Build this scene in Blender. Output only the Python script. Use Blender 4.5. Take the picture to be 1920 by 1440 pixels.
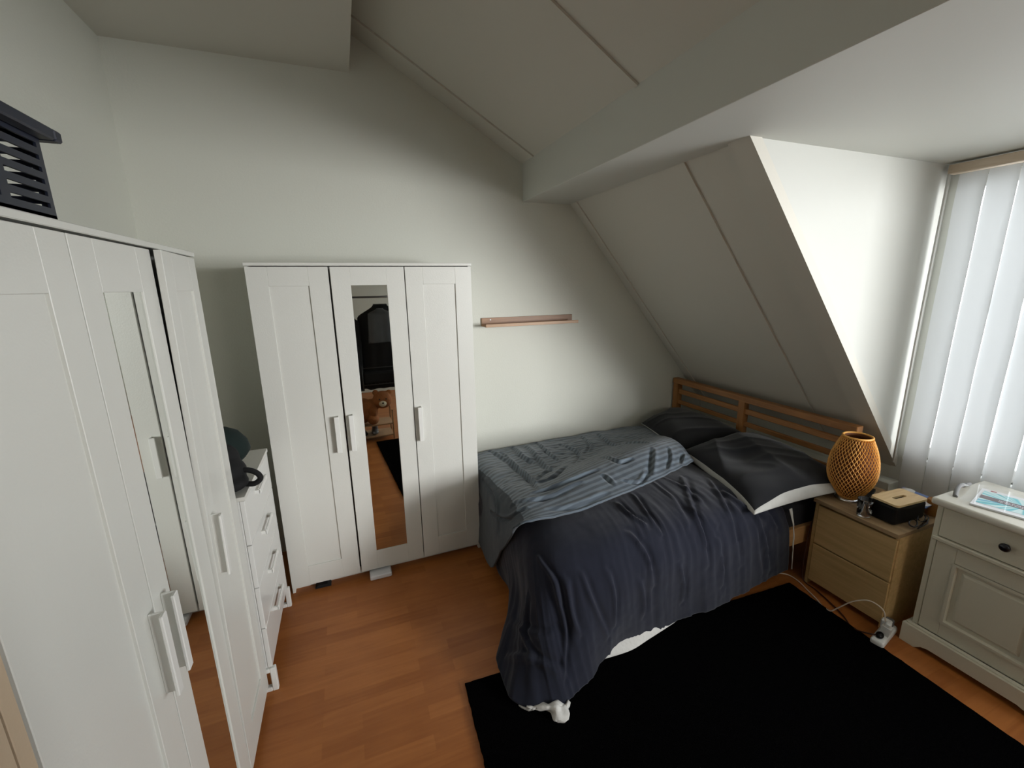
import bpy, bmesh, math, random
from mathutils import Vector, Matrix, noise
from math import sin, cos, pi, radians as R
random.seed(4)
for o in list(bpy.data.objects): bpy.data.objects.remove(o)
SC = bpy.context.scene; COL = SC.collection

# ------------------------------------------------------------------ camera
CAMPOS = (1.34784, -3.03912, 1.76934)
M = ((0.93202388, -0.36202599, -0.01639116), (-0.09603072, -0.20310917, -0.97443561), (0.34944182, 0.90977132, -0.22406821))
cam_d = bpy.data.cameras.new('camera'); cam = bpy.data.objects.new('camera', cam_d); COL.objects.link(cam)
cam_d.sensor_fit = 'HORIZONTAL'; cam_d.sensor_width = 36; cam_d.lens = 806.54 / 1920 * 36
cam_d.clip_start = 0.02; cam_d.clip_end = 200
rx, dn, fw = Vector(M[0]), Vector(M[1]), Vector(M[2])
cam.matrix_world = Matrix.Translation(CAMPOS) @ Matrix((rx, -dn, -fw)).transposed().to_4x4()
SC.camera = cam

# ------------------------------------------------------------------ daylight, added fill and exposure
SC.view_settings.view_transform = 'Standard'; SC.view_settings.look = 'None'
SC.view_settings.gamma = 1; SC.view_settings.use_curve_mapping = False
SC.view_settings.exposure = 0.0
W = bpy.data.worlds.new('sky'); SC.world = W; W.use_nodes = True
W.node_tree.nodes['Background'].inputs[0].default_value = (.90, .95, 1, 1)
W.node_tree.nodes["Background"].inputs[1].default_value = 3.0
def area(name, loc, aim, sx, sy, power, col):
    l = bpy.data.lights.new(name, 'AREA'); l.shape = 'RECTANGLE'; l.size = sx; l.size_y = sy; l.energy = power; l.color = col
    o = bpy.data.objects.new(name, l); COL.objects.link(o); o.location = loc
    o.rotation_euler = (Vector(aim) - Vector(loc)).to_track_quat('-Z', 'Y').to_euler(); return o
wl = area('window_daylight', (6.2, -6.9, 1.72), (2.0, -.4, 1.0), 2.2, 1.6, 195, (.98, .99, 1)); wl.data.spread = R(110)
area('fill_light', (3.3, -5.2, 2.25), (2.4, -1.4, .6), .8, .8, 17, (1, .95, .86))  # added fill behind the camera to lift shaded fronts; no lamp known there

# ------------------------------------------------------------------ materials
def mat(name, col, rough=.6, metal=0, spec=.5, bump=0, bscale=40, var=0, vscale=3, **kw):
    m = bpy.data.materials.new(name); m.use_nodes = True; nt = m.node_tree; b = nt.nodes['Principled BSDF']
    b.inputs['Base Color'].default_value = (*col, 1); b.inputs['Roughness'].default_value = rough
    b.inputs['Metallic'].default_value = metal; b.inputs['Specular IOR Level'].default_value = spec
    for k, v in kw.items(): b.inputs[k.replace('_', ' ')].default_value = v
    if bump or var:
        tc = nt.nodes.new('ShaderNodeTexCoord')
    if bump:
        n = nt.nodes.new('ShaderNodeTexNoise'); n.inputs['Scale'].default_value = bscale; n.inputs['Detail'].default_value = 5
        nt.links.new(tc.outputs['Object'], n.inputs['Vector'])
        bp = nt.nodes.new('ShaderNodeBump'); bp.inputs['Strength'].default_value = bump; bp.inputs['Distance'].default_value = .01
        nt.links.new(n.outputs['Fac'], bp.inputs['Height']); nt.links.new(bp.outputs[0], b.inputs['Normal'])
    if var:
        n = nt.nodes.new('ShaderNodeTexNoise'); n.inputs['Scale'].default_value = vscale; n.inputs['Detail'].default_value = 4
        nt.links.new(tc.outputs['Object'], n.inputs['Vector'])
        mx = nt.nodes.new('ShaderNodeMix'); mx.data_type = 'RGBA'
        mx.inputs['A'].default_value = (*[c * (1 - var) for c in col], 1); mx.inputs['B'].default_value = (*[min(1, c * (1 + var)) for c in col], 1)
        nt.links.new(n.outputs['Fac'], mx.inputs['Factor']); nt.links.new(mx.outputs['Result'], b.inputs['Base Color'])
    return m
def wood(name, c1, c2, scale, axis=0, rough=.45, stretch=14):
    m = bpy.data.materials.new(name); m.use_nodes = True; nt = m.node_tree; b = nt.nodes['Principled BSDF']
    tc = nt.nodes.new('ShaderNodeTexCoord'); mp = nt.nodes.new('ShaderNodeMapping'); s = [scale * stretch] * 3; s[axis] = scale
    mp.inputs['Scale'].default_value = s; nt.links.new(tc.outputs['Object'], mp.inputs['Vector'])
    n = nt.nodes.new('ShaderNodeTexNoise'); n.inputs['Scale'].default_value = 1; n.inputs['Detail'].default_value = 6; n.inputs['Distortion'].default_value = .6
    nt.links.new(mp.outputs[0], n.inputs['Vector'])
    r = nt.nodes.new('ShaderNodeValToRGB'); r.color_ramp.elements[0].color = (*c1, 1); r.color_ramp.elements[1].color = (*c2, 1)
    r.color_ramp.elements[0].position = .3; r.color_ramp.elements[1].position = .7
    nt.links.new(n.outputs['Fac'], r.inputs['Fac']); nt.links.new(r.outputs[0], b.inputs['Base Color'])
    b.inputs['Roughness'].default_value = rough; return m

WALL = mat('wall_paint', (.64, .645, .575), .75, bump=.12, bscale=90, spec=.3)
ROOF = mat('roof_panel_paint', (.59, .57, .505), .6, bump=.06, bscale=60, spec=.3)
DORM = mat('dormer_paint', (.625, .63, .58), .5, spec=.3)
WARD = mat('white_foil', (.69, .69, .64), .32, bump=.05, bscale=150, spec=.45)
WARDIN = mat('panel_inside', (.25, .24, .22), .7)
HANDLE = mat('handle_white', (.78, .78, .74), .35)
MIRROR = mat('mirror_silver', (.74, .76, .73), .015, 1)
DRAWW = mat('glossy_white', (.72, .72, .69), .2)
CHTOP = mat('chest_top_white', (.66, .65, .6), .35)
BEIGE = mat('beige_laminate', (.55, .43, .30), .5, bump=.1, bscale=120)
NAVYPL = mat('navy_plastic', (.016, .02, .035), .4)
GREENC = mat('green_felt', (.003, .012, .010), .9)
BLACKF = mat('black_fabric', (.0035, .0035, .004), .85)
BLACKS = mat('black_sheet', (.010, .011, .016), .9)
GREYJ = mat('grey_nylon', (.075, .078, .085), .5, var=.25, vscale=8)
PINE = wood('antique_pine', (.26, .105, .028), (.40, .18, .055), 3, 1)
PINEX = wood('antique_pine_long', (.26, .105, .028), (.40, .18, .055), 3, 0)
PINEZ = wood('antique_pine_post', (.26, .105, .028), (.40, .18, .055), 3, 2)
RAIL = wood('pine_rail', (.42, .22, .08), (.55, .31, .13), 3, 0)
BAMB = wood('bamboo_shelf', (.20, .09, .033), (.30, .15, .06), 4, 0)
OAK = wood('oak_veneer', (.50, .335, .14), (.65, .45, .21), 3, 1, .45)
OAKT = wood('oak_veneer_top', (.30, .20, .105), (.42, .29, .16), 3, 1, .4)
LIDW = wood('bamboo_lid', (.72, .52, .26), (.85, .65, .36), 6, 0)
CAB = mat('cream_paint', (.66, .635, .52), .45, bump=.1, bscale=160)
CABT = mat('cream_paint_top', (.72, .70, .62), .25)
BLKG = mat('black_gloss', (.004, .004, .008), .15)
BLKP = mat('black_plastic', (.003, .003, .0035), .5, spec=.25)
CHROME = mat('chrome', (.75, .75, .75), .12, 1)
WHITEP = mat('white_plastic', (.74, .74, .72), .3)
RATT = mat('rattan', (.80, .39, .09), .5, var=.3, vscale=30)
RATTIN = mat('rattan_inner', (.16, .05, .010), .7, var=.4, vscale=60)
CLOTHW = mat('white_cloth', (.62, .61, .58), .9, bump=.4, bscale=60)
BLINDW = wood('blind_rail_wood', (.55, .44, .32), (.64, .54, .42), 3, 1)
BEAR = mat('bear_plush', (.32, .11, .03), .95, bump=.8, bscale=70, var=.3, vscale=14)
CREAM = mat('cream_plush', (.72, .62, .45), .95)
PINKCORD = mat('white_cord', (.72, .62, .52), .5)
BROWNC = mat('brown_cord', (.05, .012, .006), .5)
STEEL = mat('grey_wire', (.12, .12, .12), .4, .8)
AMBER = mat('amber_jar', (.30, .13, .03), .25)
SHELFW = wood('light_wood', (.35, .2, .1), (.45, .27, .14), 4, 0)
FRAMEW = mat('window_white', (.8, .8, .78), .35)
BLUEC = mat('blue_card', (.10, .17, .40), .35)
SKYC = mat('pale_blue', (.45, .66, .85), .35)
PAPER = mat('paper_white', (.75, .76, .78), .4)
GREYST = mat('grey_strap', (.16, .16, .16), .45)

def rug_mat():
    m = mat('black_pile', (.0028, .0028, .003), 1, spec=.0, bump=1, bscale=320); return m
RUG = rug_mat()
DORM_DIM = mat('dormer_paint_dimmed', (.55, .555, .515), .5, spec=.3)  # same dormer paint, colour darkened to tone down window light on the cheek
def glass_mat(name, fac, tint=(1, 1, 1)):
    m = bpy.data.materials.new(name); m.use_nodes = True; nt = m.node_tree; nt.nodes.remove(nt.nodes['Principled BSDF'])
    t = nt.nodes.new('ShaderNodeBsdfTransparent'); t.inputs[0].default_value = (*tint, 1)
    g = nt.nodes.new('ShaderNodeBsdfGlossy'); g.inputs['Roughness'].default_value = .02
    f = nt.nodes.new('ShaderNodeFresnel'); f.inputs[0].default_value = fac
    x = nt.nodes.new('ShaderNodeMixShader'); ge = nt.nodes.new('ShaderNodeNewGeometry'); mm = nt.nodes.new('ShaderNodeMath'); mm.operation = 'SUBTRACT'; mm.inputs[0].default_value = 1; nt.links.new(ge.outputs['Backfacing'], mm.inputs[1])
    m2 = nt.nodes.new('ShaderNodeMath'); m2.operation = 'MULTIPLY'; nt.links.new(f.outputs[0], m2.inputs[0]); nt.links.new(mm.outputs[0], m2.inputs[1]); nt.links.new(m2.outputs[0], x.inputs[0]); nt.links.new(t.outputs[0], x.inputs[1]); nt.links.new(g.outputs[0], x.inputs[2])
    nt.links.new(x.outputs[0], nt.nodes['Material Output'].inputs[0]); return m
PANE = glass_mat('pane_glass', 1.45)
GLASS = mat('tumbler_glass', (1, 1, 1), .0, Transmission_Weight=1.0, IOR=1.45)
WATER = mat('water', (1, 1, 1), .0, Transmission_Weight=1.0, IOR=1.33)
FILM = glass_mat('clear_film', 1.28, (.96, .96, .96))
def blind_mat():
    m = bpy.data.materials.new('blind_fabric'); m.use_nodes = True; nt = m.node_tree; nt.nodes.remove(nt.nodes['Principled BSDF'])
    d = nt.nodes.new('ShaderNodeBsdfDiffuse'); d.inputs[0].default_value = (.70, .71, .70, 1)
    t = nt.nodes.new('ShaderNodeBsdfTranslucent'); t.inputs[0].default_value = (.68, .70, .70, 1)
    x = nt.nodes.new('ShaderNodeMixShader'); x.inputs[0].default_value = .30
    nt.links.new(d.outputs[0], x.inputs[1]); nt.links.new(t.outputs[0], x.inputs[2])
    nt.links.new(x.outputs[0], nt.nodes['Material Output'].inputs[0]); return m
BLIND = blind_mat()
def floor_mat():
    m = bpy.data.materials.new('laminate'); m.use_nodes = True; nt = m.node_tree; b = nt.nodes['Principled BSDF']
    tc = nt.nodes.new('ShaderNodeTexCoord')
    br = nt.nodes.new('ShaderNodeTexBrick'); nt.links.new(tc.outputs['Object'], br.inputs['Vector'])
    br.inputs['Scale'].default_value = 1; br.inputs['Brick Width'].default_value = .42; br.inputs['Row Height'].default_value = .065
    br.inputs['Mortar Size'].default_value = .0006; br.offset = .37; br.inputs['Bias'].default_value = 0
    br.inputs['Color1'].default_value = (0, 0, 0, 1); br.inputs['Color2'].default_value = (1, 1, 1, 1); br.inputs['Mortar'].default_value = (.3, .3, .3, 1)
    mp = nt.nodes.new('ShaderNodeMapping'); mp.inputs['Scale'].default_value = (2.2, 26, 1); nt.links.new(tc.outputs['Object'], mp.inputs[0])
    n = nt.nodes.new('ShaderNodeTexNoise'); n.inputs['Scale'].default_value = 1.6; n.inputs['Detail'].default_value = 6; n.inputs['Distortion'].default_value = 1
    nt.links.new(mp.outputs[0], n.inputs['Vector'])
    n2 = nt.nodes.new('ShaderNodeTexNoise'); n2.inputs['Scale'].default_value = 6; nt.links.new(tc.outputs['Object'], n2.inputs['Vector'])
    a = nt.nodes.new('ShaderNodeMath'); a.operation = 'MULTIPLY'; a.inputs[1].default_value = .26; nt.links.new(br.outputs['Color'], a.inputs[0])
    c = nt.nodes.new('ShaderNodeMath'); c.operation = 'MULTIPLY_ADD'; c.inputs[1].default_value = .5; nt.links.new(n.outputs['Fac'], c.inputs[0]); nt.links.new(a.outputs[0], c.inputs[2])
    e = nt.nodes.new('ShaderNodeMath'); e.operation = 'MULTIPLY_ADD'; e.inputs[1].default_value = .25; nt.links.new(n2.outputs['Fac'], e.inputs[0]); nt.links.new(c.outputs[0], e.inputs[2])
    r = nt.nodes.new('ShaderNodeValToRGB'); r.color_ramp.elements[0].position = .2; r.color_ramp.elements[1].position = .8
    r.color_ramp.elements[0].color = (.275, .084, .017, 1); r.color_ramp.elements[1].color = (.47, .172, .045, 1)
    nt.links.new(e.outputs[0], r.inputs[0]); nt.links.new(r.outputs[0], b.inputs['Base Color'])
    b.inputs['Roughness'].default_value = .38; b.inputs['Specular IOR Level'].default_value = .35; return m
FLOOR = floor_mat()
def fabric(name, col, sheen=.3, weave=900, bump=.25, var=.12):
    m = mat(name, col, .9, spec=.15, bump=bump, bscale=weave, var=var, vscale=25)
    m.node_tree.nodes['Principled BSDF'].inputs['Sheen Weight'].default_value = sheen * 1.6
    m.node_tree.nodes['Principled BSDF'].inputs['Sheen Roughness'].default_value = .5
    return m
NAVY = fabric('navy_cotton', (.0120, .0140, .0250), .12)
CHAR = fabric('charcoal_cotton', (.0108, .0118, .015), .12)
DUVW = fabric('duvet_reverse', (.55, .55, .52), .1)
BLKBACK = fabric('blanket_reverse', (.055, .065, .075), .1)
def stripe_mat():
    m = fabric('sateen_stripe', (.08, .1, .12), .15); nt = m.node_tree; b = nt.nodes['Principled BSDF']
    for l in list(nt.links):
        if l.to_socket == b.inputs['Base Color']: nt.links.remove(l)
    uv = nt.nodes.new('ShaderNodeUVMap'); uv.uv_map = 'UVMap'; s = nt.nodes.new('ShaderNodeSeparateXYZ'); nt.links.new(uv.outputs[0], s.inputs[0])
    a = nt.nodes.new('ShaderNodeMath'); a.operation = 'MULTIPLY'; a.inputs[1].default_value = 2 * pi * 31; nt.links.new(s.outputs[1], a.inputs[0])
    c = nt.nodes.new('ShaderNodeMath'); c.operation = 'SINE'; nt.links.new(a.outputs[0], c.inputs[0])
    r = nt.nodes.new('ShaderNodeMapRange'); r.inputs['From Min'].default_value = -.5; r.inputs['From Max'].default_value = .5; nt.links.new(c.outputs[0], r.inputs[0])
    mx = nt.nodes.new('ShaderNodeMix'); mx.data_type = 'RGBA'; mx.inputs['A'].default_value = (.055, .073, .095, 1); mx.inputs['B'].default_value = (.135, .172, .21, 1)
    nt.links.new(r.outputs[0], mx.inputs['Factor']); nt.links.new(mx.outputs['Result'], b.inputs['Base Color'])
    b.inputs['Roughness'].default_value = .55; b.inputs['Specular IOR Level'].default_value = .35
    return m
STRIPE = stripe_mat()

# ------------------------------------------------------------------ mesh helpers
def bx(bm, x0, x1, y0, y1, z0, z1, bev=0, mi=0, seg=1):
    v = [bm.verts.new(p) for p in [(x0, y0, z0), (x1, y0, z0), (x1, y1, z0), (x0, y1, z0), (x0, y0, z1), (x1, y0, z1), (x1, y1, z1), (x0, y1, z1)]]
    f = [bm.faces.new([v[i] for i in q]) for q in [(3, 2, 1, 0), (4, 5, 6, 7), (0, 1, 5, 4), (1, 2, 6, 5), (2, 3, 7, 6), (3, 0, 4, 7)]]
    for q in f: q.material_index = mi
    if bev:
        es = list({e for q in f for e in q.edges})
        r = bmesh.ops.bevel(bm, geom=es, offset=bev, segments=seg, affect='EDGES', profile=.5)
        for q in r['faces']: q.material_index = mi
def prism(bm, poly, a0, a1, axis=1, mi=0):
    def P(u, w, a): return (u, a, w) if axis == 1 else ((a, u, w) if axis == 0 else (u, w, a))
    A = [bm.verts.new(P(u, w, a0)) for u, w in poly]; B = [bm.verts.new(P(u, w, a1)) for u, w in poly]
    fs = [bm.faces.new(A), bm.faces.new(B[::-1])]
    for i in range(len(poly)):
        j = (i + 1) % len(poly); fs.append(bm.faces.new([A[i], B[i], B[j], A[j]]))
    for f in fs: f.material_index = mi
def lathe(bm, prof, c=(0, 0), n=32, mi=0, cap=True):
    rings = []
    for r, z in prof:
        rings.append([bm.verts.new((c[0] + r * cos(2 * pi * k / n), c[1] + r * sin(2 * pi * k / n), z)) for k in range(n)])
    for a, b in zip(rings, rings[1:]):
        for k in range(n):
            f = bm.faces.new([a[k], a[(k + 1) % n], b[(k + 1) % n], b[k]]); f.material_index = mi; f.smooth = True
    if cap:
        bm.faces.new(rings[0][::-1]).material_index = mi; bm.faces.new(rings[-1]).material_index = mi
def smoothpath(pts, sub=8):
    pts = [Vector(p) for p in pts]; P = [pts[0]] + pts + [pts[-1]]; out = []
    for i in range(1, len(P) - 2):
        for k in range(sub):
            t = k / sub; out.append(crp(P[i - 1], P[i], P[i + 1], P[i + 2], t))
    out.append(pts[-1]); return out
def crp(a, b, c, d, t):
    return .5 * ((2 * b) + (c - a) * t + (2 * a - 5 * b + 4 * c - d) * t * t + (3 * b - a - 3 * c + d) * t ** 3)
def tube(bm, pts, r, n=8, mi=0, smooth=False, sub=8):
    pts = smoothpath(pts, sub) if smooth else [Vector(p) for p in pts]
    rr = r if isinstance(r, (list, tuple)) else [r] * len(pts)
    if len(rr) != len(pts): rr = [rr[int(i * (len(rr) - 1) / max(1, len(pts) - 1))] for i in range(len(pts))]
    rings = []; up = None
    for i, p in enumerate(pts):
        d = (pts[min(i + 1, len(pts) - 1)] - pts[max(i - 1, 0)]).normalized()
        if up is None: up = Vector((0, 0, 1)) if abs(d.z) < .9 else Vector((1, 0, 0))
        s = d.cross(up).normalized(); up = s.cross(d).normalized()
        rings.append([bm.verts.new(p + rr[i] * (cos(2 * pi * k / n) * s + sin(2 * pi * k / n) * up)) for k in range(n)])
    for a, b in zip(rings, rings[1:]):
        for k in range(n):
            f = bm.faces.new([a[k], a[(k + 1) % n], b[(k + 1) % n], b[k]]); f.smooth = True; f.material_index = mi
    bm.faces.new(rings[0][::-1]).material_index = mi; bm.faces.new(rings[-1]).material_index = mi
def ball(bm, c, rad, mi=0, seg=20, rot=None):
    r = bmesh.ops.create_uvsphere(bm, u_segments=seg, v_segments=seg // 2 + 2, radius=1)
    mt = Matrix.Translation(c) @ (rot.to_matrix().to_4x4() if rot else Matrix()) @ Matrix.Diagonal((*rad, 1))
    for v in r['verts']: v.co = mt @ v.co
    for f in {f for v in r['verts'] for f in v.link_faces}: f.smooth = True; f.material_index = mi
def obj(name, bm, mats, parent=None, M4=None, label=None):
    bmesh.ops.recalc_face_normals(bm, faces=bm.faces)
    if M4 is not None: bm.transform(M4)
    me = bpy.data.meshes.new(name); base = Vector((0, 0, 0))
    if parent is not None:
        base = parent.matrix_basis.translation.copy() if parent.parent is None else Vector(parent['_w'])
        bm.transform(Matrix.Translation(-base))
    bm.to_mesh(me); bm.free()
    for m in (mats if isinstance(mats, (list, tuple)) else [mats]): me.materials.append(m)
    o = bpy.data.objects.new(name, me); COL.objects.link(o)
    if parent is not None: o.parent = parent; o['_w'] = list(base)
    if label: o['label'] = label
    return o
def recentre(o):
    """give a top-level mesh its origin at the middle of its base"""
    vs = [v.co for v in o.data.vertices]
    c = Vector(((min(v.x for v in vs) + max(v.x for v in vs)) / 2, (min(v.y for v in vs) + max(v.y for v in vs)) / 2, min(v.z for v in vs)))
    o.data.transform(Matrix.Translation(-c)); o.location = c
def tag(o, label, cat, group=None, kind=None):
    o['label'] = label; o['category'] = cat
    if group: o['group'] = group
    if kind: o['kind'] = kind
    if o.type == 'MESH' and o.parent is None and not kind: recentre(o)
    return o
def thing(name, label, cat, loc, group=None):
    o = bpy.data.objects.new(name, None); COL.objects.link(o); o.location = loc; o.empty_display_size = .1
    o['label'] = label; o['category'] = cat
    if group: o['group'] = group
    return o
def struct(name, bm, m, label=None):
    o = obj(name, bm, m); o['kind'] = 'structure'
    if label: o['label'] = label
    return o
NB = bmesh.new
NOD = False

# ------------------------------------------------------------------ room shell
bm = NB(); bx(bm, .2, 4.7, -5.7, .12, -.1, 0); struct('floor', bm, FLOOR, 'orange-brown wood laminate floor')
bm = NB(); bx(bm, .2, 4.6, 0, .12, 0, 3.6); struct('wall_back', bm, WALL, 'white painted gable wall behind the middle wardrobe and the bed')
bm = NB(); bx(bm, .22, .34, -5.7, 0, 0, 3.2); struct('wall_left', bm, WALL, 'white wall behind the left wardrobe')
bm = NB(); bx(bm, .22, 4.55, -5.72, -5.6, 0, 3.6); struct('wall_rear', bm, WALL, 'white wall behind the clothes, seen in the mirror')
bm = NB(); bx(bm, .22, 1.515, -5.7, 0, 3.01, 3.5); struct('ceiling', bm, ROOF, 'flat boxed ceiling in the top left corner')
# upper slope: (2.62,2.60) -> (1.547,3.209)
k = (3.209 - 2.60) / (2.62 - 1.547)
bm = NB(); prism(bm, [(2.70, 2.60 - .08 * k), (1.40, 2.60 + 1.22 * k), (1.40, 2.72 + 1.22 * k), (2.70, 2.72)], -5.7, 0)
struct('ceiling_slope', bm, ROOF, 'upper sloping roof panel above the beam')
# lower slope z=.956+(4.192-x)*1.173
def zs(x): return .956 + (4.192 - x) * 1.173
bm = NB(); prism(bm, [(2.85, zs(2.85)), (4.5, zs(4.5)), (4.65, zs(4.5)), (2.98, zs(2.85) + .05)], -1.5, 0)
struct('wall_slope', bm, ROOF, 'lower sloping roof panel behind the headboard')
bm = NB(); bx(bm, 2.62, 2.995, -5.65, 0, 2.348, 2.75, .002); struct('trim_1', bm, DORM, 'white boxed roof beam')
bm = NB(); bx(bm, 2.993, 4.6, -5.7, -1.5, 2.348, 2.45); struct('ceiling_dormer', bm, DORM, 'flat white dormer ceiling above the window')
# dormer cheek with its edge board
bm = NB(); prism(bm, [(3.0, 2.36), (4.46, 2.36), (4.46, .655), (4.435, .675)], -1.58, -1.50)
struct('wall_dormer', bm, DORM_DIM, 'white triangular dormer cheek beside the window')
bm = NB(); prism(bm, [(2.962, 2.35), (3.03, 2.35), (4.452, .682), (4.452, .618), (4.435, .634)], -1.588, -1.475)
struct('trim_2', bm, ROOF, 'sloping edge board of the dormer cheek')
# knee wall + window wall
bm = NB(); bx(bm, 4.435, 4.55, -1.56, 0, 0, .85); struct('wall_knee', bm, WALL, 'low wall under the roof slope')
bm = NB()
bx(bm, 4.43, 4.55, -5.7, -1.56, 0, .74); bx(bm, 4.43, 4.55, -5.7, -1.56, 2.28, 2.45)
bx(bm, 4.43, 4.55, -1.625, -1.56, .74, 2.28); bx(bm, 4.43, 4.55, -5.7, -5.42, .74, 2.28)
struct('wall_window', bm, DORM, 'dormer window wall behind the vertical blind')
bm = NB(); bx(bm, 4.33, 4.435, -1.50, -.0, 0, .545, .004); bx(bm, 4.33, 4.43, -1.62, -1.50, 0, .56, .004)
struct('trim_3', bm, WALL, 'low boxed ledge at the foot of the roof slope')
# window (opening y -3.42..-1.625, z .88..2.28)
bm = NB()
for a in [(-1.685, -1.625), (-5.42, -5.36), (-2.40, -2.34)]: bx(bm, 4.45, 4.52, a[0], a[1], .74, 2.28, .004)
bx(bm, 4.45, 4.52, -5.42, -1.625, .74, .81, .004); bx(bm, 4.45, 4.52, -5.42, -1.625, 2.22, 2.28, .004); bx(bm, 4.395, 4.45, -5.42, -1.625, .71, .74, .004)
win = struct('window_1', bm, FRAMEW, 'white framed dormer window behind the vertical blind')
bm = NB(); bx(bm, 4.482, 4.488, -5.36, -1.685, .81, 2.22); g = obj('window_pane', bm, PANE, None); g.parent = win; g['_w'] = (0, 0, 0)

# panel joints on the slopes
def joint(name, p0, p1, y, nrm, w=.022, h=.007, lab=''):
    p0, p1, nrm = Vector(p0), Vector(p1), Vector(nrm).normalized(); bm = NB(); vs = []
    for p in (p0, p1):
        for dy, dh in ((-w / 2, 0), (w / 2, 0), (w / 2, h), (-w / 2, h)): vs.append(bm.verts.new((p.x + nrm.x * dh, y + dy, p.z + nrm.z * dh)))
    for q in [(0, 1, 5, 4), (1, 2, 6, 5), (2, 3, 7, 6), (3, 0, 4, 7), (3, 2, 1, 0), (4, 5, 6, 7)]: bm.faces.new([vs[i] for i in q])
    struct(name, bm, ROOF, lab)
for i, y in enumerate((-.19, -1.29, -2.39)):
    joint('trim_%d' % (4 + i), (2.62, 0, 2.60), (1.45, 0, 2.60 + 1.17 * k), y, (-k, 0, -1), .020, .010, 'narrow joint strip on the upper roof slope')
for i, y in enumerate((-.10, -1.17)):
    joint('trim_%d' % (7 + i), (2.99, 0, zs(2.99)), (4.43, 0, zs(4.43)), y, (-1.173, 0, -1), .028, .010, 'narrow joint strip on the lower roof slope')

# ------------------------------------------------------------------ wardrobes
def wardrobe(label, M4, loc, lean=0, group=None):
    t = thing('wardrobe', label, 'wardrobe', loc, group)
    bm = NB()
    for x in (0, 1.154): bx(bm, x, x + .016, .020, .5, 0, 1.884, .0015)
    for x in (.382, .772): bx(bm, x, x + .016, .10, .49, .06, 1.88)
    bx(bm, .016, 1.154, .022, .49, .055, .071); bx(bm, .016, 1.154, .49, .497, .05, 1.88)
    bx(bm, .016, 1.154, .06, .075, .0, .055)
    obj('cabinet_body', bm, WARD, t, M4)
    bm = NB(); bx(bm, -.002, 1.172, -.002, .5, 1.884, 1.9, .002); obj('top_board', bm, WARD, t, M4)
    for i in range(3):
        x0 = .39 * i + .0025; x1 = .39 * (i + 1) - (.0055 if i == 0 and not lean else .0025); z0, z1 = .045, 1.879
        if i == 1 and lean == 0: x0 += .001
        a, b, c, d = x0 + (.09 if lean else .098), x1 - (.09 if lean else .098), .168, (1.768 if lean else 1.782)
        bm = NB()
        bx(bm, x0, a, 0, .018, z0, z1, .0012); bx(bm, b, x1, 0, .018, z0, z1, .0012)
        bx(bm, a, b, 0, .018, z0, c, .0012); bx(bm, a, b, 0, .018, d, z1, .0012)
        if i != 1: bx(bm, a - .002, b + .002, .007, .016, c - .002, d + .002)
        bmh = NB(); hx = x1 - .052 if i == 0 else x0 + .016
        bx(bmh, hx, hx + .026, -.034, -.026, .852, 1.066, .002)
        bx(bmh, hx + .020, hx + .026, -.028, .0, .852, 1.066, .0015)
        bmm = None
        if i == 1: bmm = NB(); bx(bmm, a - .001, b + .001, .005, .014, c - .001, d + .001)
        if i == 2 and lean:
            for q in (bm, bmh):
                for v in q.verts: v.co.y -= lean * max(0, v.co.z - .45) / 1.4 * (x1 - v.co.x) / .385
        dr = obj('door', bm, WARD, t, M4)
        obj('handle', bmh, HANDLE, dr, M4)
        if bmm: obj('mirror', bmm, MIRROR, dr, M4, label='narrow mirror panel')
    return t
MB = Matrix.Translation((.908, -.51, 0)) @ Matrix.Rotation(.0116, 4, 'Z')
wardrobe('white three-door wardrobe with centre mirror standing against the back wall beside the bed', MB, (.908, -.51, 0))
MA = Matrix.Translation((.876, -2.335, 0)) @ Matrix.Rotation(pi / 2, 4, 'Z')
wardrobe('white three-door wardrobe along the left wall with dark crate on top, far door ajar', MA, (.876, -2.335, 0), lean=.024)

# white slab under the middle wardrobe, and a dark foot
bm = NB(); bx(bm, 1.345, 1.475, -.555, -.40, 0, .030, .006); tag(obj('paper_slab', bm, PAPER), 'flat white packet lying on the floor under the middle wardrobe', 'packet')
bm = NB(); prism(bm, [(1.03, 0), (1.12, 0), (1.10, .02), (1.05, .022)], -.50, -.40); tag(obj('cloth_scrap', bm, BLACKF), 'small dark scrap on the floor under the left door of the middle wardrobe', 'scrap')

# beige cabinet at the near end of the left wardrobe
t = thing('beige_cabinet', 'beige laminate cabinet at the near end of the left wardrobe, cut by the frame', 'cabinet', (.62, -2.9, 0))
bm = NB(); bx(bm, .36, .862, -3.42, -2.343, 0, 1.88, .002); obj('cabinet_body', bm, BEIGE, t)
bm = NB(); bx(bm, .862, .878, -2.368, -2.343, .02, 1.88, .001); obj('side_panel', bm, BEIGE, t)
bm = NB(); bx(bm, .862, .878, -2.9, -2.3715, .02, 1.88, .0015); obj('door', bm, BEIGE, t)
bm = NB(); bx(bm, .862, .878, -3.42, -2.9035, .02, 1.88, .0015); obj('door', bm, BEIGE, t)

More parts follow.
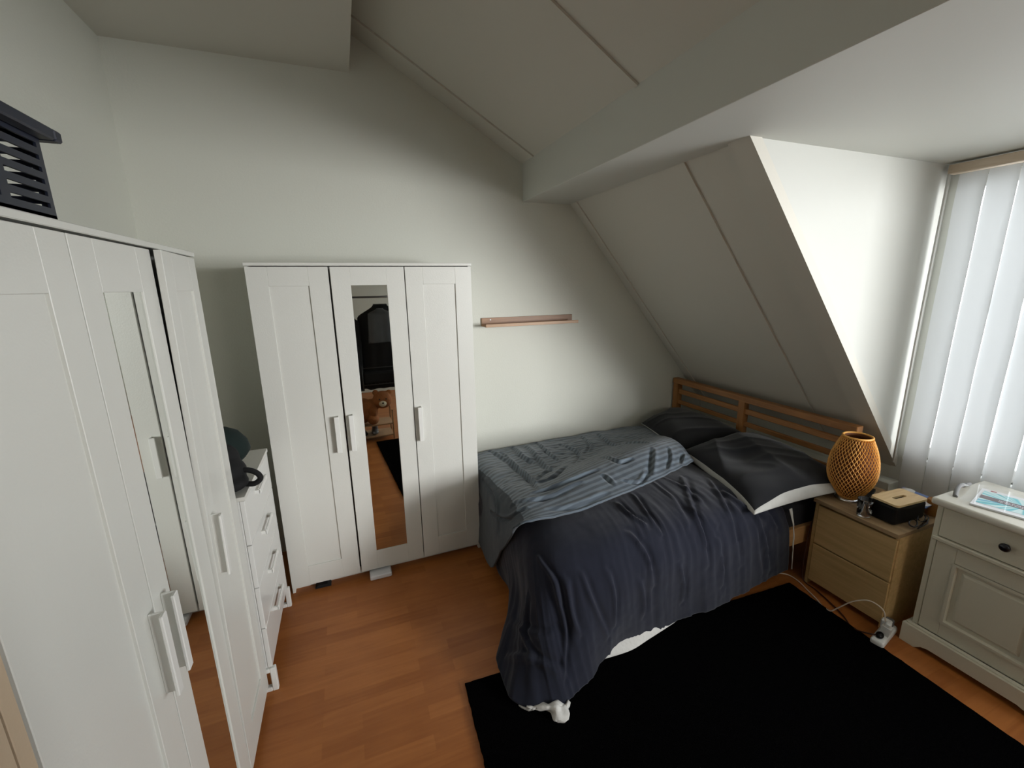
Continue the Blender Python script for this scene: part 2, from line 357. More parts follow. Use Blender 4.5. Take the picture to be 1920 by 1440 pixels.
# ------------------------------------------------------------------ chest of drawers between the wardrobes
t = thing('chest_of_drawers', 'white chest of four drawers between the two wardrobes with dark bag on top', 'chest of drawers', (.66, -.88, 0))
y0, y1, xf = -1.158, -.575, .90
bm = NB(); bx(bm, .42, xf - .02, y0 + .004, y1 - .004, .12, .935, .002); obj('cabinet_body', bm, DRAWW, t)
bm = NB(); bx(bm, .42, xf + .004, y0, y1, .935, .952, .001); obj('top_board', bm, CHTOP, t)
for i in range(4):
    z1 = .932 - i * .2035; z0 = z1 - .2005
    bm = NB(); bx(bm, xf - .019, xf, y0 + .004, y1 - .004, z0, z1, .002); d = obj('drawer', bm, DRAWW, t)
    bm = NB(); zc_ = z1 - .05; ya, yb = -.965, -.79
    bx(bm, xf + .016, xf + .024, ya, yb, zc_ - .012, zc_ + .012, .002)
    for yy in (ya, yb - .012): bx(bm, xf - .001, xf + .02, yy, yy + .012, zc_ - .008, zc_ + .008)
    obj('handle', bm, HANDLE, d)
for yy in (y0 - .006, y1 - .03):
    bm = NB()
    bx(bm, xf - .012, xf + .012, yy, yy + .024, 0, .12, .003); bx(bm, .44, .464, yy, yy + .024, 0, .12, .003)
    bx(bm, .464, xf - .012, yy, yy + .024, 0, .022, .003); bx(bm, .464, xf - .012, yy, yy + .024, .098, .12, .003)
    obj('leg', bm, HANDLE, t)

# bag and cap on the chest
bm = NB()
ball(bm, (.78, -1.03, 1.02), (.12, .10, .075)); ball(bm, (.835, -1.07, .985), (.075, .075, .036)); ball(bm, (.80, -1.0, 1.07), (.075, .06, .07))
bag = obj('bag', bm, BLACKF)
md = bag.modifiers.new('merge', 'REMESH'); md.mode = 'VOXEL'; md.voxel_size = .009; md.use_smooth_shade = True
tag(bag, 'black fabric bag slumped on the white chest of drawers', 'bag')
bm = NB()
tube(bm, [(-.02, 0, .03), (.05, -.01, .038), (.10, -.02, .02), (.118, -.025, -.012), (.09, -.025, -.036), (.04, -.01, -.035), (-.02, .01, -.03)], .0135, 10, smooth=True)
s = obj('strap', bm, BLACKF, None, Matrix.Translation((.85, -1.04, .995)) @ Matrix.Diagonal((.85, .85, .85, 1)))
s.data.transform(Matrix.Translation(-bag.location)); s.parent = bag
bm = NB(); prof = [(.0, .0), (.062, .0), (.082, .02), (.086, .06), (.075, .11), (.05, .145), (.02, .155), (.0, .156)]
lathe(bm, [(max(r, .001), z) for r, z in prof], n=28)
cap = obj('cap', bm, GREENC, None, Matrix.Translation((.815, -.90, 1.03)) @ Matrix.Rotation(R(-16), 4, 'Y') @ Matrix.Rotation(R(14), 4, 'X') @ Matrix.Diagonal((1.15, 1, 1, 1)))
tag(cap, 'dark green rounded felt cap resting on the black bag', 'cap')

# ------------------------------------------------------------------ crate on the left wardrobe
def crate():
    t = thing('plastic_crate', 'dark navy slotted plastic crate on top of the left wardrobe', 'crate', (.71, -2.12, 1.902))
    X0, X1, Y0, Y1, Z0, Z1 = .56, .868, -2.33, -1.94, 1.902, 2.052
    bm = NB(); th = .004
    bx(bm, X0, X1, Y0, Y1, Z0, Z0 + .006)
    zs_ = [1.920 + .0203 * i for i in range(6)]; sh = .0085
    def panel(a0, a1, put):
        cols = []; w = .105; gap = .022; n = int((a1 - a0 - .02) // (w + gap)); st = a1 - .012
        for i in range(n): cols.append((st - (i + 1) * w - i * gap, st - i * w - i * gap))
        cols = cols[::-1]
        z = Z0
        for s_ in zs_:
            put(a0, a1, z, s_); e = [a0] + [q for c in cols for q in c] + [a1]
            for i in range(0, len(e), 2): put(e[i], e[i + 1], s_, s_ + sh)
            z = s_ + sh
        put(a0, a1, z, Z1)
    for xa in (X0, X1 - th): panel(Y0, Y1, lambda a, b, c, d: bx(bm, xa, xa + th, a, b, c, d))
    for ya in (Y0, Y1 - th): panel(X0 + th, X1 - th, lambda a, b, c, d: bx(bm, a, b, ya, ya + th, c, d))
    obj('basket', bm, NAVYPL, t)
    bm = NB(); o = .024
    for a in [(X0 - o, X1 + o, Y0 - o, Y0), (X0 - o, X1 + o, Y1, Y1 + o), (X0 - o, X0, Y0, Y1), (X1, X1 + o, Y0, Y1)]: bx(bm, *a, Z1 - .014, Z1 + .006, .003)
    bx(bm, X0 - .006, X1 + .006, Y0 - .006, Y1 + .006, Z1 - .002, Z1 + .008, .002)
    obj('rim', bm, NAVYPL, t)
crate()

# ------------------------------------------------------------------ picture ledge
t = thing('wall_shelf', 'narrow bamboo picture ledge on the back wall above the bed', 'shelf', (2.655, 0, 1.478))
bm = NB(); bx(bm, 2.282, 3.027, -.014, 0, 1.478, 1.538, .001); obj('back_panel', bm, BAMB, t)
bm = NB(); bx(bm, 2.282, 3.027, -.105, -.014, 1.478, 1.49, .001); obj('ledge', bm, BAMB, t)
bm = NB(); bx(bm, 2.282, 3.027, -.115, -.105, 1.478, 1.5, .001); obj('lip', bm, SHELFW, t)
bm = NB(); bx(bm, 2.345, 2.353, -.0155, -.013, 1.520, 1.528); obj('screw', bm, PAPER, t)

# ------------------------------------------------------------------ bed
t = thing('bed', 'antique pine double bed with slatted headboard under the roof slope', 'bed', (3.1, -.76, 0))
HX = 4.075
for y in (-.075, -1.53): bm = NB(); bx(bm, HX, HX + .055, y, y + .055, 0, .884, .002); obj('headboard_post', bm, PINEZ, t)
bm = NB(); bx(bm, HX, HX + .05, -.775, -.72, .45, .89, .002); obj('headboard_post', bm, PINEZ, t)
for i, (a, b) in enumerate([(.885, .93), (.795, .835), (.70, .735), (.60, .64)]):
    bm = NB(); ya, yb = (-1.54, -.012) if i == 0 else (-1.475, -.075)
    bx(bm, HX + (.0 if i == 0 else .014), HX + (.055 if i == 0 else .036), ya, yb, a, b, .003); obj('headboard_slat', bm, PINE, t)
bm = NB(); bx(bm, 2.10, HX, -1.515, -1.487, .235, .345, .003); obj('side_rail', bm, RAIL, t)
bm = NB(); bx(bm, 2.10, HX, -.045, -.02, .235, .345, .003); obj('side_rail', bm, RAIL, t)
bm = NB(); bx(bm, 2.10, 2.125, -1.487, -.045, .235, .38, .003); obj('end_rail', bm, PINE, t)
for y in (-1.515, -.07): bm = NB(); bx(bm, 2.10, 2.15, y, y + .05, 0, .235, .003); obj('leg', bm, PINEZ, t)
bm = NB(); bx(bm, 2.11, 4.07, -1.49, -.02, .30, .485, .04, seg=4)
for f in bm.faces: f.smooth = True
tag(obj('mattress', bm, BLACKS), 'mattress in a black fitted sheet on the pine bed', 'mattress')

def catgrid(ctrl, nu, nv):
    """ctrl[i][j] control points; returns (nu+1)x(nv+1) positions"""
    ni, nj = len(ctrl), len(ctrl[0]); G = [[Vector(p) for p in r] for r in ctrl]
    def row(i, t):
        j = min(int(t * (nj - 1)), nj - 2); f = t * (nj - 1) - j; g = G[i]
        return crp(g[max(j - 1, 0)], g[j], g[j + 1], g[min(j + 2, nj - 1)], f)
    out = []
    cols = [[row(i, b / nv) for b in range(nv + 1)] for i in range(ni)]
    for a in range(nu + 1):
        t = a / nu * (ni - 1); i = min(int(t), ni - 2); f = t - i
        out.append([crp(cols[max(i - 1, 0)][b], cols[i][b], cols[i + 1][b], cols[min(i + 2, ni - 1)][b], f) for b in range(nv + 1)])
    return out
def gridmesh(P, disp, mi=0):
    nu, nv = len(P) - 1, len(P[0]) - 1; bm = NB(); uvl = bm.loops.layers.uv.new('UVMap')
    V = []
    for a in range(nu + 1):
        r = []
        for b in range(nv + 1):
            du = P[min(a + 1, nu)][b] - P[max(a - 1, 0)][b]; dv = P[a][min(b + 1, nv)] - P[a][max(b - 1, 0)]
            n = du.cross(dv); n = n.normalized() if n.length > 1e-9 else Vector((0, 0, 1))
            q = P[a][b] + n * disp(a / nu, b / nv, P[a][b]); q.z = max(q.z, .018); r.append(bm.verts.new(q))
        V.append(r)
    for a in range(nu):
        for b in range(nv):
            try: f = bm.faces.new([V[a][b], V[a + 1][b], V[a + 1][b + 1], V[a][b + 1]])
            except Exception: continue
            f.smooth = True; f.material_index = mi
            for l, (x, y) in zip(f.loops, [(a, b), (a + 1, b), (a + 1, b + 1), (a, b + 1)]): l[uvl].uv = (x / nu, y / nv)
    return bm
def ridge(x, y, z, s):
    return 1 - abs(noise.noise(Vector((x * s, y * s, z * s)))) * 2
def creases(p, ang, along, across, off, s3=1.0):
    """elongated fold noise in the plane, direction ang"""
    c, s = cos(ang), sin(ang); u = p.x * c + p.y * s; v = -p.x * s + p.y * c
    w = noise.noise(Vector((p.x * 2.3 + off, p.y * 2.3, p.z))) * .35
    r = 1 - abs(noise.noise(Vector((u * along + off, (v + w * .12) * across, p.z * s3 + off)))) * 2.4
    return max(0, r) ** 2.2
DUVET_FOLDS = [[[3.163,-1.167,0.616], [2.968,-1.458,0.587], [2.959,-1.564,0.461]],
 [[2.753,-1.244,0.624], [2.713,-1.41,0.603], [2.716,-1.514,0.549]],
 [[3.28,-1.354,0.599], [3.296,-1.488,0.563], [3.387,-1.551,0.466]],
 [[2.973,-1.452,0.589], [2.956,-1.546,0.5], [2.962,-1.58,0.35]],
 [[3.044,-1.115,0.622], [3.083,-1.334,0.612], [3.065,-1.53,0.526]],
 [[3.312,-1.224,0.602], [3.171,-1.496,0.562], [3.194,-1.577,0.284]],
 [[3.328,-1.459,0.574], [3.361,-1.567,0.429], [3.444,-1.566,0.173]],
 [[2.948,-1.16,0.626], [2.933,-1.343,0.615], [2.889,-1.508,0.555]],
 [[2.622,-1.283,0.619], [2.62,-1.38,0.608], [2.657,-1.463,0.584]],
 [[2.25,-1.532,0.473], [2.278,-1.588,0.351], [2.345,-1.605,0.169]],
 [[2.176,-1.53,0.452], [2.173,-1.589,0.33], [2.191,-1.624,0.24]],
 [[2.379,-1.558,0.455], [2.392,-1.589,0.345], [2.385,-1.6,0.21]],
 [[2.545,-1.583,0.38], [2.573,-1.588,0.258], [2.57,-1.587,0.182]],
 [[2.787,-1.579,0.398], [2.823,-1.582,0.267], [2.824,-1.58,0.171]],
 [[3.042,-1.559,0.471], [3.064,-1.579,0.321], [3.072,-1.578,0.206]],
 [[3.314,-1.551,0.48], [3.324,-1.576,0.346], [3.378,-1.569,0.177]],
 [[3.421,-1.468,0.559], [3.475,-1.557,0.429]],
 [[2.551,-1.477,0.573], [2.595,-1.549,0.49], [2.625,-1.584,0.328]],
 [[2.123,-1.519,0.431], [2.133,-1.605,0.272], [2.09,-1.68,0.105]],
 [[2.029,-1.428,0.336], [1.995,-1.474,0.209], [1.986,-1.584,0.166]],
 [[1.906,-1.458,0.079], [1.984,-1.59,0.158], [2.075,-1.668,0.127]],
 [[2.102,-1.391,0.505], [2.128,-1.508,0.45], [2.135,-1.559,0.374]],
 [[1.974,-1.353,0.144], [2.022,-1.563,0.248], [2.086,-1.595,0.266]]]
COVER_FOLDS = [[[2.296,-0.066,0.525], [2.328,-0.462,0.564], [2.3,-0.886,0.627]],
 [[2.692,-0.057,0.531], [2.636,-0.37,0.574], [2.639,-0.533,0.578]],
 [[2.566,-0.133,0.541], [2.515,-0.493,0.572], [2.497,-0.736,0.615]],
 [[3.068,-0.125,0.553], [2.987,-0.383,0.578], [2.861,-0.518,0.584]],
 [[2.317,-0.863,0.624], [2.436,-0.746,0.612], [2.594,-0.645,0.598]],
 [[2.326,-0.918,0.636], [2.436,-0.894,0.646], [2.578,-0.764,0.631]],
 [[3.129,-0.913,0.717], [3.027,-1.035,0.697], [2.938,-1.134,0.674]],
 [[3.258,-0.913,0.704], [3.184,-1.016,0.688], [3.085,-1.108,0.671]],
 [[2.813,-0.828,0.678], [2.823,-0.988,0.71], [2.923,-0.984,0.712]],
 [[2.225,-1.054,0.653], [2.426,-1.047,0.675], [2.659,-1.01,0.699]],
 [[2.095,-1.062,0.611], [2.249,-1.141,0.658], [2.501,-1.095,0.682]],
 [[2.813,-0.239,0.567], [2.832,-0.492,0.579], [2.656,-0.729,0.629]],
 [[2.353,-0.173,0.538], [2.316,-0.726,0.596], [2.266,-0.984,0.644]],
 [[2.654,-1.074,0.694], [2.663,-1.116,0.686], [2.665,-1.156,0.678]],
 [[2.746,-1.153,0.677], [2.826,-1.192,0.663], [2.938,-1.12,0.678]],
 [[2.233,-1.237,0.649], [2.372,-1.265,0.648], [2.591,-1.227,0.661]],
 [[3.339,-0.964,0.672], [3.224,-1.068,0.666]],
 [[2.093,-0.533,0.528], [2.072,-0.863,0.542], [2.045,-0.974,0.405]],
 [[2.058,-0.796,0.442], [2.062,-1.066,0.534], [2.127,-1.171,0.638]],
 [[3.195,-0.164,0.561], [3.129,-0.488,0.593], [3.183,-0.78,0.707]],
 [[2.485,-0.056,0.527], [2.441,-0.331,0.562], [2.47,-0.502,0.571]]]
def prep(lines, w, h):
    out = []
    for q, l in enumerate(lines):
        P_ = smoothpath(l, 5) if len(l) > 2 else [Vector(x) for x in l]
        rnd_ = random.Random(q); ww = w * rnd_.uniform(.75, 1.3); hh = h * rnd_.uniform(.7, 1.25)
        lo = Vector([min(v[i] for v in P_) - 4 * ww for i in range(3)]); hi = Vector([max(v[i] for v in P_) + 4 * ww for i in range(3)])
        out.append((P_, ww, hh, lo, hi))
    return out
def folds(p, prepped):
    d = 0
    for P_, w, h, lo, hi in prepped:
        if not (lo.x < p.x < hi.x and lo.y < p.y < hi.y and lo.z < p.z < hi.z): continue
        best = 9; n = len(P_) - 1
        for i in range(n):
            a, b = P_[i], P_[i + 1]; ab = b - a; t = max(0, min(1, (p - a).dot(ab) / (ab.length_squared + 1e-9)))
            q = a + ab * t; r_ = (p - q).length
            if r_ < best: best = r_; sd = ab.cross(p - q).dot(Vector((0, -.5, 1))); tt = (i + t) / n
        if best < 4 * w:
            s_ = best if sd > 0 else -best; e = math.sin(pi * min(1, max(0, .06 + .88 * tt))) ** .6
            d += h * e * (math.exp(-(s_ / w) ** 2) - .75 * math.exp(-((s_ - 1.5 * w) / w) ** 2))
    return d
def ss(a, b, x):
    t = max(0, min(1, (x - a) / (b - a))); return t * t * (3 - 2 * t)

# navy duvet: stations run from the head end along the front side and round the foot, levels from the wall to the hem
L = [
 # wall line        mid              top              top edge            side upper         side lower         hem
 [(3.80,-.04,.50), (3.62,-.45,.535), (3.52,-.95,.565), (3.56,-1.44,.545), (3.585,-1.545,.43), (3.60,-1.56,.27), (3.62,-1.555,.13)],
 [(3.55,-.04,.50), (3.40,-.45,.54),  (3.30,-.98,.60),  (3.30,-1.43,.585), (3.30,-1.56,.46),  (3.31,-1.575,.27), (3.32,-1.565,.095)],
 [(3.20,-.04,.50), (3.10,-.45,.545), (3.00,-1.0,.62),  (2.98,-1.42,.60),  (2.98,-1.56,.47),  (2.98,-1.58,.27),  (3.00,-1.57,.065)],
 [(2.90,-.04,.50), (2.82,-.45,.54),  (2.72,-1.0,.62),  (2.68,-1.42,.60),  (2.66,-1.56,.47),  (2.66,-1.585,.26), (2.68,-1.575,.042)],
 [(2.65,-.04,.49), (2.58,-.45,.535), (2.48,-1.0,.61),  (2.42,-1.40,.595), (2.38,-1.55,.47),  (2.38,-1.60,.25),  (2.40,-1.58,.035)],
 [(2.48,-.04,.49), (2.42,-.42,.53),  (2.32,-.95,.60),  (2.22,-1.34,.585), (2.16,-1.51,.47),  (2.18,-1.62,.25),  (2.20,-1.68,.03)],
 [(2.38,-.04,.49), (2.34,-.38,.52),  (2.24,-.88,.575), (2.14,-1.24,.565), (2.07,-1.42,.45),  (2.03,-1.58,.24),  (2.03,-1.725,.025)],
 [(2.32,-.04,.48), (2.28,-.32,.50),  (2.20,-.75,.545), (2.12,-1.10,.54),  (2.055,-1.30,.43), (2.00,-1.46,.22),  (1.875,-1.64,.025)],
 [(2.28,-.04,.47), (2.24,-.25,.49),  (2.18,-.60,.52),  (2.12,-.92,.51),   (2.06,-1.12,.41),  (2.035,-1.26,.22), (1.875,-1.42,.03)],
 [(2.24,-.04,.47), (2.21,-.18,.48),  (2.16,-.42,.50),  (2.12,-.66,.49),   (2.08,-.84,.39),   (2.06,-1.02,.21),  (2.06,-1.17,.06)],
 [(2.20,-.04,.48), (2.18,-.12,.50),  (2.14,-.26,.52),  (2.115,-.38,.50),  (2.085,-.46,.38),  (2.075,-.58,.21),  (2.07,-.70,.06)],
 [(2.18,-.03,.47), (2.16,-.05,.49),  (2.135,-.09,.50), (2.12,-.14,.47),   (2.10,-.17,.36),   (2.085,-.20,.20),  (2.08,-.24,.06)],
]
P = catgrid(L, 300, 170)
def dd(a, b, p):
    if NOD: return 0
    s = a * 11
    side = ss(.5, .95, b)
    ph = noise.noise(Vector((s * .9, 3.1, b * .8))) * 2.6
    f = (sin(s * 2.9 + ph * 1.5 + b * 1.6) * .55 + sin(s * 7.9 - ph * 1.8 + b) * .18) * (.5 + .6 * noise.noise(Vector((s * .8, 9, b * 1.5))))
    d = side * .026 * f * ss(0, .05, a)
    top = 1 - ss(.42, .62, b)
    d += folds(p, DF) + .010 * noise.noise(p * 3.1)
    d += .0055 * creases(Vector((s * .34, b * .5, 0)), R(90), 2.0, 11, 5.2) * side
    d += .0065 * creases(Vector((s * .34 + b * .12, b * .5, 0)), R(90), 1.5, 24, 7.7) * ss(.34, .55, b) * (1 - ss(.25, .42, a)) * ss(.01, .05, a)
    d += .0035 * noise.noise(Vector((p.x * 9, p.y * 9, p.z * 5))) + .0012 * noise.noise(p * 30)
    return d
DF = prep(DUVET_FOLDS, .013, .016)
bm = gridmesh(P, dd); 
duvet = obj('duvet', bm, [NAVY, DUVW])
sm = duvet.modifiers.new('thickness', 'SOLIDIFY'); sm.thickness = .016; sm.offset = -1; sm.material_offset = 1; sm.material_offset_rim = 1
tag(duvet, 'navy blue duvet with pale reverse spilling over the near side and foot of the bed', 'duvet')
duvet.location = duvet.location

# striped grey-blue cover lying over the wall side
r = [
 [(2.075,-.03,.10),(2.065,-.35,.06),(2.045,-.66,.07),(2.035,-.87,.12),(2.035,-1.06,.36),(2.045,-1.22,.585)],
 [(2.085,-.03,.32),(2.075,-.36,.30),(2.055,-.68,.32),(2.045,-.90,.36),(2.050,-1.10,.50),(2.075,-1.26,.625)],
 [(2.13,-.03,.505),(2.12,-.38,.545),(2.105,-.70,.575),(2.10,-.92,.60),(2.12,-1.13,.635),(2.16,-1.285,.64)],
 [(2.35,-.03,.52),(2.34,-.33,.555),(2.33,-.60,.575),(2.33,-.86,.625),(2.34,-1.08,.665),(2.35,-1.285,.645)],
 [(2.65,-.03,.525),(2.64,-.30,.57),(2.63,-.55,.58),(2.62,-.80,.645),(2.61,-1.02,.695),(2.60,-1.255,.655)],
 [(3.00,-.03,.535),(2.98,-.28,.575),(2.96,-.50,.585),(2.94,-.74,.665),(2.92,-.95,.715),(2.90,-1.19,.66)],
 [(3.38,-.03,.54),(3.34,-.26,.575),(3.30,-.48,.60),(3.26,-.70,.69),(3.22,-.88,.715),(3.18,-1.11,.66)],
 [(3.70,-.03,.53),(3.64,-.22,.56),(3.56,-.42,.585),(3.48,-.62,.66),(3.43,-.80,.685),(3.37,-1.03,.64)],
 [(3.84,-.03,.515),(3.78,-.20,.54),(3.68,-.40,.56),(3.58,-.58,.60),(3.51,-.76,.625),(3.44,-.95,.60)],
]
P2 = catgrid(r, 260, 150)
def d2(a, b, p):
    if NOD: return 0
    top = ss(.2, .3, a)
    valley = 1 - ss(.45, .75, b)
    d = folds(p, BF)
    d += top * .009 * creases(p, R(30), 1.6, 5.5, 3.3) * (.15 + .85 * valley) * (1 - ss(.55, .8, a))
    d += top * .006 * creases(p, R(-15), 2.2, 11, 5.7) * (.4 + .6 * valley)
    d += .010 * noise.noise(p * 3.4) * top + .003 * noise.noise(p * 13)
    d += (1 - top) * .016 * noise.noise(Vector((p.y * 5, p.z * 2.0, 1)))
    d += .005 * ss(.93, 1, b) * noise.noise(Vector((a * 22, 2, 2))) + .001 * noise.noise(p * 34)
    return d
BF = prep(COVER_FOLDS, .012, .015)
bm = gridmesh(P2, d2)
for f in bm.faces:
    if f.calc_center_median().x < 2.115 and f.calc_center_median().z < .62: f.material_index = 2
blk = obj('striped_cover', bm, [STRIPE, BLKBACK, BLKBACK])
sm = blk.modifiers.new('thickness', 'SOLIDIFY'); sm.thickness = .012; sm.offset = -1; sm.material_offset = 0; sm.material_offset_rim = 0
tag(blk, 'rumpled grey-blue striped duvet cover on the wall side of the bed', 'duvet cover')

# pillows
def pillow(c00, c10, c11, c01, up, dnw, seed, label, sag=0, turn=0):
    c00, c10, c11, c01 = map(Vector, (c00, c10, c11, c01)); n = 64; bm = NB()
    nrm = ((c10 - c00).cross(c01 - c00)).normalized()
    if nrm.z < 0: nrm = -nrm
    def side(sg, h, mi):
        V = []
        for i in range(n + 1):
            row = []
            for j in range(n + 1):
                u, v = i / n, j / n
                if turn and sg > 0:
                    tw = turn * math.sin(pi * (u * .75 + .12)) * (1 + .25 * noise.noise(Vector((u * 4, seed, 1)))); v = tw * j / 6 if j <= 6 else tw + (1 - tw) * (j - 6) / (n - 6)
                U, Vv = 2 * u - 1, 2 * v - 1
                # pull the edges in between the corners
                uu = .5 + .5 * U * (1 - .055 * (1 - Vv * Vv)); vv = .5 + .5 * Vv * (1 - .055 * (1 - U * U))
                p = c00 * (1 - uu) * (1 - vv) + c10 * uu * (1 - vv) + c11 * uu * vv + c01 * (1 - uu) * vv
                e = ((1 - abs(U) ** 2.6) * (1 - abs(Vv) ** 2.6)); e = max(0, e) ** .5
                w = Vector((p.x, p.y, seed))
                q = p + nrm * sg * (h * e + (.0035 if e == 0 else 0))
                if e > 0 and sg > 0:
                    q += nrm * e * (.018 * creases(w, R(60), 1.2, 4.5, seed) + .009 * creases(w, R(-35), 1.6, 7, seed + 3) + .02 * noise.noise(w * 3))
                    q -= nrm * .05 * e * math.exp(-((U + .35) ** 2 + (Vv - .1) ** 2) * 6) * sag
                row.append(bm.verts.new(q))
            V.append(row)
        for i in range(n):
            for j in range(n):
                f = bm.faces.new([V[i][j], V[i + 1][j], V[i + 1][j + 1], V[i][j + 1]]); f.smooth = True; f.material_index = 1 if (turn and (j < 6 or i < 1)) else mi
        return V
    A = side(1, up, 0); B = side(-1, dnw, 1)
    per = [(i, 0) for i in range(n)] + [(n, j) for j in range(n)] + [(i, n) for i in range(n, 0, -1)] + [(0, j) for j in range(n, 0, -1)]
    for (a, b), (c, d) in zip(per, per[1:] + per[:1]):
        f = bm.faces.new([A[a][b], A[c][d], B[c][d], B[a][b]]); f.material_index = 1; f.smooth = True
    o = obj('pillow', bm, [CHAR, DUVW]); tag(o, label, 'pillow', 'pillows on the bed'); return o
pillow((3.50,-.80,.575), (4.03,-.84,.67), (4.06,-.10,.67), (3.68,-.10,.575), .085, .05, 2.3, 'charcoal pillow with pale reverse in the wall-side corner of the bed')
pillow((3.28,-1.565,.56), (4.04,-1.635,.60), (4.06,-.86,.68), (3.43,-.84,.62), .115, .045, 6.1, 'charcoal pillow with pale reverse by the woven lamp', sag=1, turn=.042)

# pale cloths
bm = gridmesh(catgrid([[(1.885,-1.655,.022),(1.90,-1.69,.025),(1.925,-1.70,.03)],[(1.95,-1.67,.03),(1.955,-1.72,.05),(1.975,-1.745,.022)],
    [(2.00,-1.69,.03),(2.02,-1.745,.065),(2.005,-1.795,.022)],[(2.05,-1.70,.03),(2.075,-1.745,.05),(2.055,-1.79,.022)],[(2.08,-1.69,.035),(2.095,-1.71,.03),(2.10,-1.73,.022)]], 60, 30),
    lambda a, b, p: .014 * noise.noise(p * 30) + .008 * abs(sin(a * 9 + b * 3)) + .006)
o = obj('white_cloth', bm, CLOTHW); sm = o.modifiers.new('t', 'SOLIDIFY'); sm.thickness = .008; sm.offset = 0
tag(o, 'crumpled white cloth poking out from under the duvet corner onto the rug', 'cloth')
bm = gridmesh(catgrid([[(2.32,-1.55,.10),(2.33,-1.595,.05),(2.335,-1.60,.03)],[(2.46,-1.54,.10),(2.48,-1.59,.05),(2.49,-1.605,.026)],
    [(2.58,-1.54,.10),(2.60,-1.575,.06),(2.62,-1.585,.032)],[(2.78,-1.53,.10),(2.79,-1.55,.06),(2.80,-1.56,.045)]], 60, 14), lambda a, b, p: .003 * noise.noise(p * 6))
o = obj('sheet_edge', bm, CLOTHW); sm = o.modifiers.new('t', 'SOLIDIFY'); sm.thickness = .006; sm.offset = 0
tag(o, 'pale sheet edge hanging below the duvet hem beside the rug', 'sheet')
bm = gridmesh(catgrid([[(3.625,-1.515,.49),(3.63,-1.55,.40),(3.635,-1.56,.28),(3.655,-1.56,.12)],[(3.65,-1.515,.49),(3.648,-1.54,.40),(3.655,-1.55,.28),(3.665,-1.55,.11)]], 6, 30), lambda a, b, p: .003 * noise.noise(p * 20))
o = obj('lining_strip', bm, CLOTHW); o['label'] = 'pale lining strip'; sm = o.modifiers.new('t', 'SOLIDIFY'); sm.thickness = .004
o.parent = duvet; o.data.transform(Matrix.Translation(-duvet.location))

# ------------------------------------------------------------------ rug
bm = NB(); pts = [(1.700, -1.462), (3.675, -1.545), (3.60, -3.03), (1.62, -2.965)]; NN = 90
top = []
for a, b in zip(pts, pts[1:] + pts[:1]):
    for i in range(NN):
        f = i / NN; x = a[0] + (b[0] - a[0]) * f; y = a[1] + (b[1] - a[1]) * f
        w = .004 * noise.noise(Vector((x * 30, y * 30, 0))); top.append((x + w, y - w))
lo = [bm.verts.new((x, y, .001)) for x, y in top]; hi = [bm.verts.new((x, y, .013)) for x, y in top]
bm.faces.new(hi); bm.faces.new(lo[::-1])
for i in range(len(top)): j = (i + 1) % len(top); bm.faces.new([lo[i], lo[j], hi[j], hi[i]])
tag(obj('rug', bm, RUG), 'large black short-pile rug on the laminate beside the bed', 'rug')

# ------------------------------------------------------------------ nightstand
NX, NYa, NYb = 3.785, -1.965, -1.555
t = thing('nightstand', 'oak veneer nightstand with two drawers beside the bed, holding the woven lamp', 'nightstand', (4.0, -1.76, 0))
bm = NB()
bx(bm, NX + .0, 4.23, NYb - .018, NYb, .0, .53, .001); bx(bm, NX + .002, 4.23, NYa, NYa + .018, 0, .53, .001)
bx(bm, NX + .03, 4.225, NYa + .018, NYb - .018, .05, .525); obj('cabinet_body', bm, OAK, t)
bm = NB(); bx(bm, NX - .022, 4.235, NYa - .002, NYb + .002, .53, .552, .0015); obj('top_board', bm, OAKT, t)
for z0, z1 in ((.278, .512), (.035, .270)):
    bm = NB(); bx(bm, NX - .006, NX + .012, NYa + .006, NYb - .022, z0, z1, .002); obj('drawer', bm, OAK, t)

# lamp
LX, LY, LZ = 3.925, -1.632, .552
t = thing('table_lamp', 'woven rattan egg-shaped table lamp on the oak nightstand', 'lamp', (LX, LY, LZ))
prof = [(.052, .02), (.080, .045), (.108, .09), (.125, .14), (.1275, .185), (.121, .235), (.106, .285), (.086, .33), (.074, .352)]
def rad(z):
    for (r0, z0), (r1, z1) in zip(prof, prof[1:]):
        if z <= z1: 
            f = (z - z0) / (z1 - z0); i = prof.index((r0, z0)); a = prof[max(i - 1, 0)][0]; d = prof[min(i + 2, len(prof) - 1)][0]
            return crp(a, r0, r1, d, f)
    return prof[-1][0]
SX = .90
bm = NB(); nc, nr = 36, 22; vs = {}
def lv(i, j):
    i %= 2 * nc
    if (i, j) not in vs:
        z = .022 + (.35 - .022) * j / nr; a = 2 * pi * i / (2 * nc); rr = rad(z) * SX; vs[(i, j)] = bm.verts.new((LX + rr * cos(a), LY + rr * sin(a), LZ + z))
    return vs[(i, j)]
for j in range(0, nr - 1):
    for i in range(nc):
        c = 2 * i + (j % 2); bm.faces.new([lv(c, j), lv(c + 1, j + 1), lv(c, j + 2), lv(c - 1, j + 1)])
sh = obj('lamp_shade', bm, RATT, t)
w = sh.modifiers.new('weave', 'WIREFRAME'); w.thickness = .0056; w.use_even_offset = False; w.use_boundary = True
bm = NB(); lathe(bm, [(rad(.022 + .328 * i / 20) * SX - .006, LZ + .022 + .328 * i / 20) for i in range(21)] + [(rad(.35) * SX - .010, LZ + .35)] + [(rad(.022 + .328 * i / 20) * SX - .010, LZ + .022 + .328 * i / 20) for i in range(20, -1, -1)], (LX, LY), 40, cap=False)
obj('shade_liner', bm, RATTIN, t)
bm = NB()
